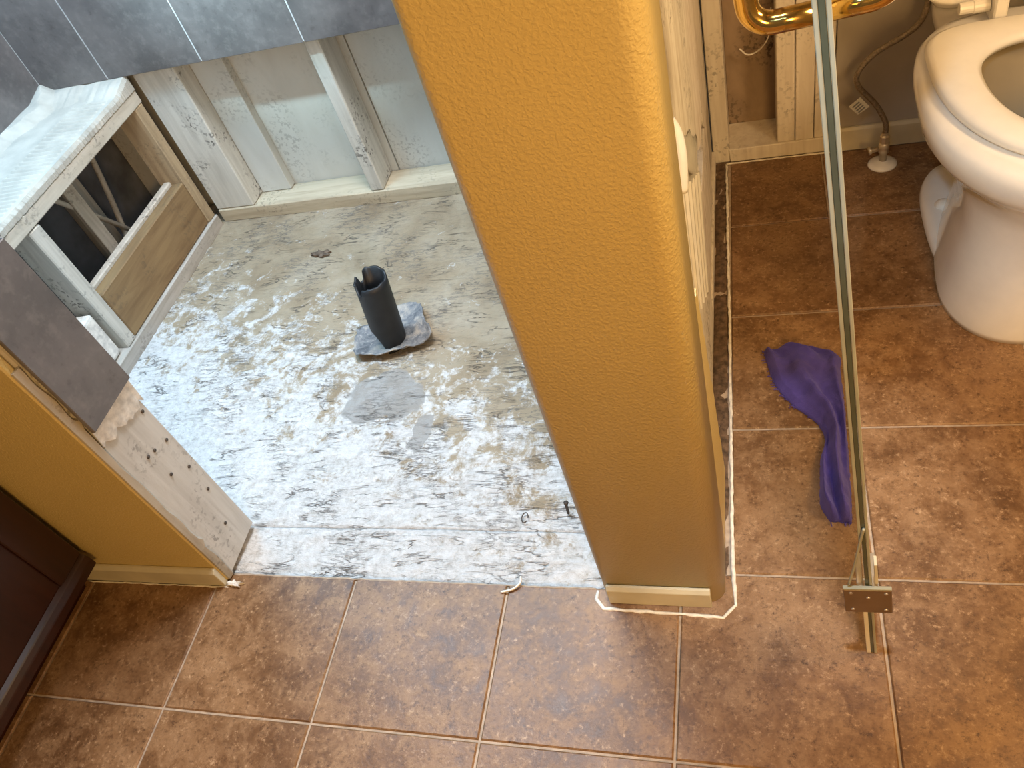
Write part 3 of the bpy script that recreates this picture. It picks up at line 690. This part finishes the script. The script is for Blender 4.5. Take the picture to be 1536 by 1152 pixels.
loft('bowl', [egg(0.128, 0.490, 1.00, 0.0, **P_), egg(0.128, 0.490, 1.00, 0.012, **P_), egg(0.124, 0.493, 0.99, 0.03, **P_), egg(0.118, 0.498, 0.97, 0.09, **P_), egg(0.112, 0.503, 0.95, 0.15, **P_), egg(0.110, 0.503, 0.94, 0.20, **P_), egg(0.118, 0.490, 0.925, 0.255, split=.36), egg(0.138, 0.468, 0.925, 0.305, split=.44), egg(0.168, 0.430, 0.93, 0.340, split=.48), egg(0.184, 0.410, 0.935, 0.358, split=.49), egg(0.193, 0.400, 0.945, 0.376, pb=3.2, split=.47), egg(0.198, 0.396, 0.945, 0.402, pb=3.2, split=.47), egg(0.196, 0.399, 0.945, 0.418, pb=3.2, split=.47), egg(0.188, 0.408, 0.94, 0.426, pb=3.2, split=.47), egg(0.176, 0.422, 0.93, 0.429, pb=3.0, split=.47), egg(0.127, 0.480, 0.85, 0.429, pb=2)], 'white', tl, True, False)
loft('bowl_interior', [egg(0.128, 0.479, 0.851, 0.4285, pb=2), egg(0.122, 0.49, 0.84, 0.41, pb=2), egg(0.112, 0.50, 0.82, 0.34, pb=2), egg(0.085, 0.54, 0.78, 0.25, pb=2), egg(0.05, 0.60, 0.74, 0.20, pb=2)], 'bowl_shade', tl, False, True)
loft('deck', [egg(0.098, 0.84, 1.16, 0.30, pf=4, pb=5), egg(0.112, 0.84, 1.165, 0.35, pf=4, pb=5), egg(0.115, 0.84, 1.168, 0.392, pf=4, pb=5)], 'white', tl)
sr = lambda a, yf, yb, z, pb=4.4, sp=0.66: egg(a, yf, yb, z, 96, 2.05, pb, sp)
loft('seat', [sr(0.168, 0.448, 0.856, 0.431), sr(0.177, 0.439, 0.865, 0.435), sr(0.179, 0.437, 0.867, 0.443), sr(0.175, 0.442, 0.863, 0.450), sr(0.167, 0.451, 0.855, 0.454), sr(0.14, 0.475, 0.835, 0.455, 2.8), sr(0.114, 0.496, 0.805, 0.452, 2.2, .62), sr(0.105, 0.504, 0.798, 0.445, 2.1, .62), sr(0.108, 0.504, 0.798, 0.434, 2.1, .62), sr(0.168, 0.448, 0.856, 0.431)], 'seat', tl, False, False)
for sx in (-1, 1):
    xb = tx + sx * 0.068
    bm = bmesh.new(); bm_tube(bm, [(xb - 0.038, 0.905, 0.456), (xb - 0.016, 0.905, 0.456), (xb - 0.015, 0.905, 0.456), (xb + 0.011, 0.905, 0.456)], [0.0105, 0.0105, 0.0115, 0.0115], 14)
    hgo = from_bm('hinge', bm, 'seat', tl, False)
    box('hinge_block', xb + 0.012, xb + 0.034, 0.872, 0.925, 0.430, 0.484, 'seat', hgo, 0.003)
# raised lid leaning on the tank
def lidring(y, ins):
    y -= 0.06
    a = 0.165 - ins; out = []
    for k in range(56):
        t = 2 * math.pi * k / 56; c, s = math.cos(t), math.sin(t); p = 4.5 if s < 0 else 2.2
        x = a * math.copysign(abs(c) ** (2 / p), c); h = (0.09 - ins if s < 0 else 0.36 - ins) * math.copysign(abs(s) ** (2 / p), s)
        zz = 0.536 + h; out.append((tx + x, y + (zz - 0.44) * 0.10, zz))
    return out
loft('lid', [lidring(0.992, 0.006), lidring(0.994, 0.0), lidring(1.008, 0.0), lidring(1.010, 0.006)], 'seat', tl)
def rr(a, y0, y1, z):
    return egg(a, y0, y1, z, 48, 6, 6, 0.5)
loft('tank', [rr(0.108, 1.040, 1.160, 0.389), rr(0.120, 1.032, 1.162, 0.396), rr(0.128, 1.030, 1.163, 0.41), rr(0.165, 1.04, 1.163, 0.50), rr(0.205, 1.056, 1.165, 0.60), rr(0.215, 1.055, 1.166, 0.74)], 'white', tl)
loft('tank_lid', [rr(0.222, 1.05, 1.168, 0.741), rr(0.226, 1.046, 1.169, 0.75), rr(0.226, 1.046, 1.169, 0.77), rr(0.215, 1.055, 1.165, 0.778)], 'white', tl)
lathe('bolt_cap', [(0.019, 0.0), (0.0185, 0.008), (0.015, 0.016), (0.007, 0.0205), (0.001, 0.021)], (1.447, 0.885, 0.020), 'pvc', tl, 20)

# ------------------------------------------------------------------ water supply valve and hose
vx, vy = 1.352, 1.098
sv = thing('supply_valve', 'cream floor flange and pipe stub of the toilet water supply', 'valve', (vx, vy, 0))
lathe('escutcheon', [(0.033, 0.0005), (0.032, 0.004), (0.022, 0.009), (0.013, 0.012), (0.011, 0.013)], (vx, vy, 0), 'pvc', sv, 26)
lathe('pipe_stub', [(0.0085, 0.012), (0.0085, 0.034), (0.012, 0.035), (0.012, 0.060), (0.009, 0.062)], (vx, vy, 0), 'chrome', sv, 14)
tube('valve_knob', [(vx - 0.012, vy, 0.045), (vx - 0.026, vy - 0.004, 0.045), (vx - 0.034, vy - 0.006, 0.045)], [0.006, 0.006, 0.011], 'chrome', sv, 12)
sh = thing('supply_hose', 'braided water hose curving up to the toilet with a paper tag', 'hose', (vx, vy, 0.063))
tube('hose', smooth_path([(vx, vy, 0.082), (1.350, 1.098, 0.115), (1.325, 1.10, 0.165), (1.287, 1.10, 0.215), (1.286, 1.10, 0.25), (1.318, 1.10, 0.288), (1.372, 1.10, 0.318), (1.396, 1.10, 0.338), (1.407, 1.10, 0.362), (1.410, 1.10, 0.3875)], 8), 0.0062, 'steel', sh, 10)
lathe('hose_nut', [(0.0105, 0.0), (0.0105, 0.016), (0.008, 0.020), (0.0075, 0.026)], (vx, vy, 0.0625), 'chrome', sh, 8, False)
tg = raw('paper_tag', [(1.268, 1.083, 0.176), (1.288, 1.083, 0.153), (1.311, 1.083, 0.170), (1.291, 1.083, 0.196), (1.268, 1.085, 0.176), (1.288, 1.085, 0.153), (1.311, 1.085, 0.170), (1.291, 1.085, 0.196)],
         [(0, 1, 2, 3), (4, 5, 6, 7), (0, 1, 5, 4), (1, 2, 6, 5), (2, 3, 7, 6), (3, 0, 4, 7)], 'paper', sh)
for k in range(4):
    a = Vector((1.2745 + 0.0044 * k, 1.0825, 0.1745 - 0.0048 * k)); d = Vector((0.0135, 0, 0.0125))
    raw('tag_print', [a, a + d, a + d + Vector((0.0024, 0, -0.0026)), a + Vector((0.0024, 0, -0.0026))], [(0, 1, 2, 3)], 'ink', tg)

# ------------------------------------------------------------------ purple cleaning rag
Lp = [(1.062, 0.500), (1.068, 0.470), (1.082, 0.410), (1.112, 0.358), (1.150, 0.316), (1.163, 0.276), (1.152, 0.228), (1.148, 0.180), (1.146, 0.135), (1.158, 0.103)]
Rp = [(1.120, 0.505), (1.200, 0.482), (1.203, 0.440), (1.203, 0.390), (1.203, 0.340), (1.201, 0.290), (1.200, 0.240), (1.198, 0.190), (1.196, 0.145), (1.193, 0.100)]
Lc = smooth_path([(x, y, 0) for x, y in Lp], 12); Rc = smooth_path([(x, y, 0) for x, y in Rp], 12)
bm = bmesh.new(); nu = 44; g = []
for j, (a, b) in enumerate(zip(Lc, Rc)):
    v = j / (len(Lc) - 1); row = []
    for i in range(nu + 1):
        u = i / nu; p = a.lerp(b, u)
        edge = min(1, min(u, 1 - u) * 9) * min(1, min(v + .02, 1 - v + .02) * 16)
        f = 0.5 + 0.5 * math.sin(u * 11 + 2.2 * math.sin(v * 4.0) + 1.2)
        f2 = 0.5 + 0.5 * math.sin(u * 23 - v * 7)
        h = 0.003 + edge * (0.009 + 0.026 * f * (0.6 + 0.6 * v) + 0.005 * f2 + 0.006 * fbm(p.x, p.y, 2, 30, 3))
        jit = 0.0016 * noise.noise(Vector((p.x * 160, p.y * 160, 0)))
        row.append(bm.verts.new((p.x + (jit if i in (0, nu) else 0), p.y + (jit if j in (0, len(Lc) - 1) else 0), h)))
    g.append(row)
for r0, r1 in zip(g, g[1:]):
    for i in range(nu): bm.faces.new((r0[i], r0[i + 1], r1[i + 1], r1[i]))
loop = [g[0][i] for i in range(nu + 1)] + [g[j][nu] for j in range(1, len(g))] + [g[-1][i] for i in range(nu - 1, -1, -1)] + [g[j][0] for j in range(len(g) - 2, 0, -1)]
low = [bm.verts.new((v.co.x, v.co.y, 0.0008)) for v in loop]
for k in range(len(loop)): bm.faces.new((loop[k], low[k], low[(k + 1) % len(loop)], loop[(k + 1) % len(loop)]))
rag = tag(from_bm('cleaning_rag', bm, 'cloth', None, True), 'crumpled purple cleaning rag on the tile along the glass door', 'rag')

bm = bmesh.new()
for k in range(46):                       # frayed threads along the left hem and the far end
    t = random.random()
    if k < 26: a = Lc[int(t * (len(Lc) - 1) * 0.45)]; d = Vector((-1, random.uniform(-.4, .7), 0))
    elif k < 36: a = Vector((1.060 + 0.05 * t, 0.498, 0)); d = Vector((random.uniform(-.5, .2), 1, 0))
    else: a = Vector((1.157 + 0.034 * t, 0.103, 0)); d = Vector((random.uniform(-.3, .3), -1, 0))
    d = d.normalized() * random.uniform(0.004, 0.011); a = a + Vector((0, 0, 0.003))
    bm_tube(bm, [a, a + d * .6 + Vector((0, 0, .001)), a + d + Vector((0, 0, -.001))], 0.0007, 4)
o = from_bm('fringe', bm, 'cloth', rag); o['kind'] = 'stuff'

# ------------------------------------------------------------------ dark vanity cabinet
vc = thing('vanity_cabinet', 'dark mahogany vanity cabinet against the yellow wall at the left edge', 'cabinet', (-0.60, -0.36, 0))
box('body', -0.95, -0.243, -0.660, -0.068, 0.095, 0.78, 'mahogany', vc, 0.003)
box('plinth', -0.95, -0.315, -0.660, -0.080, 0.001, 0.096, 'mahogany', vc, 0.003)
prism('base_molding', [(-0.243, 0.088), (-0.228, 0.088), (-0.228, 0.108), (-0.234, 0.120), (-0.243, 0.128)], 'y', -0.66, -0.068, 'mahogany', vc, 0.0015)
box('side_frame', -0.243, -0.236, -0.14, -0.068, 0.128, 0.78, 'mahogany', vc, 0.002)
box('side_frame', -0.243, -0.236, -0.66, -0.59, 0.128, 0.78, 'mahogany', vc, 0.002)
box('countertop', -0.97, -0.215, -0.685, -0.066, 0.782, 0.81, 'pvc', vc, 0.004)
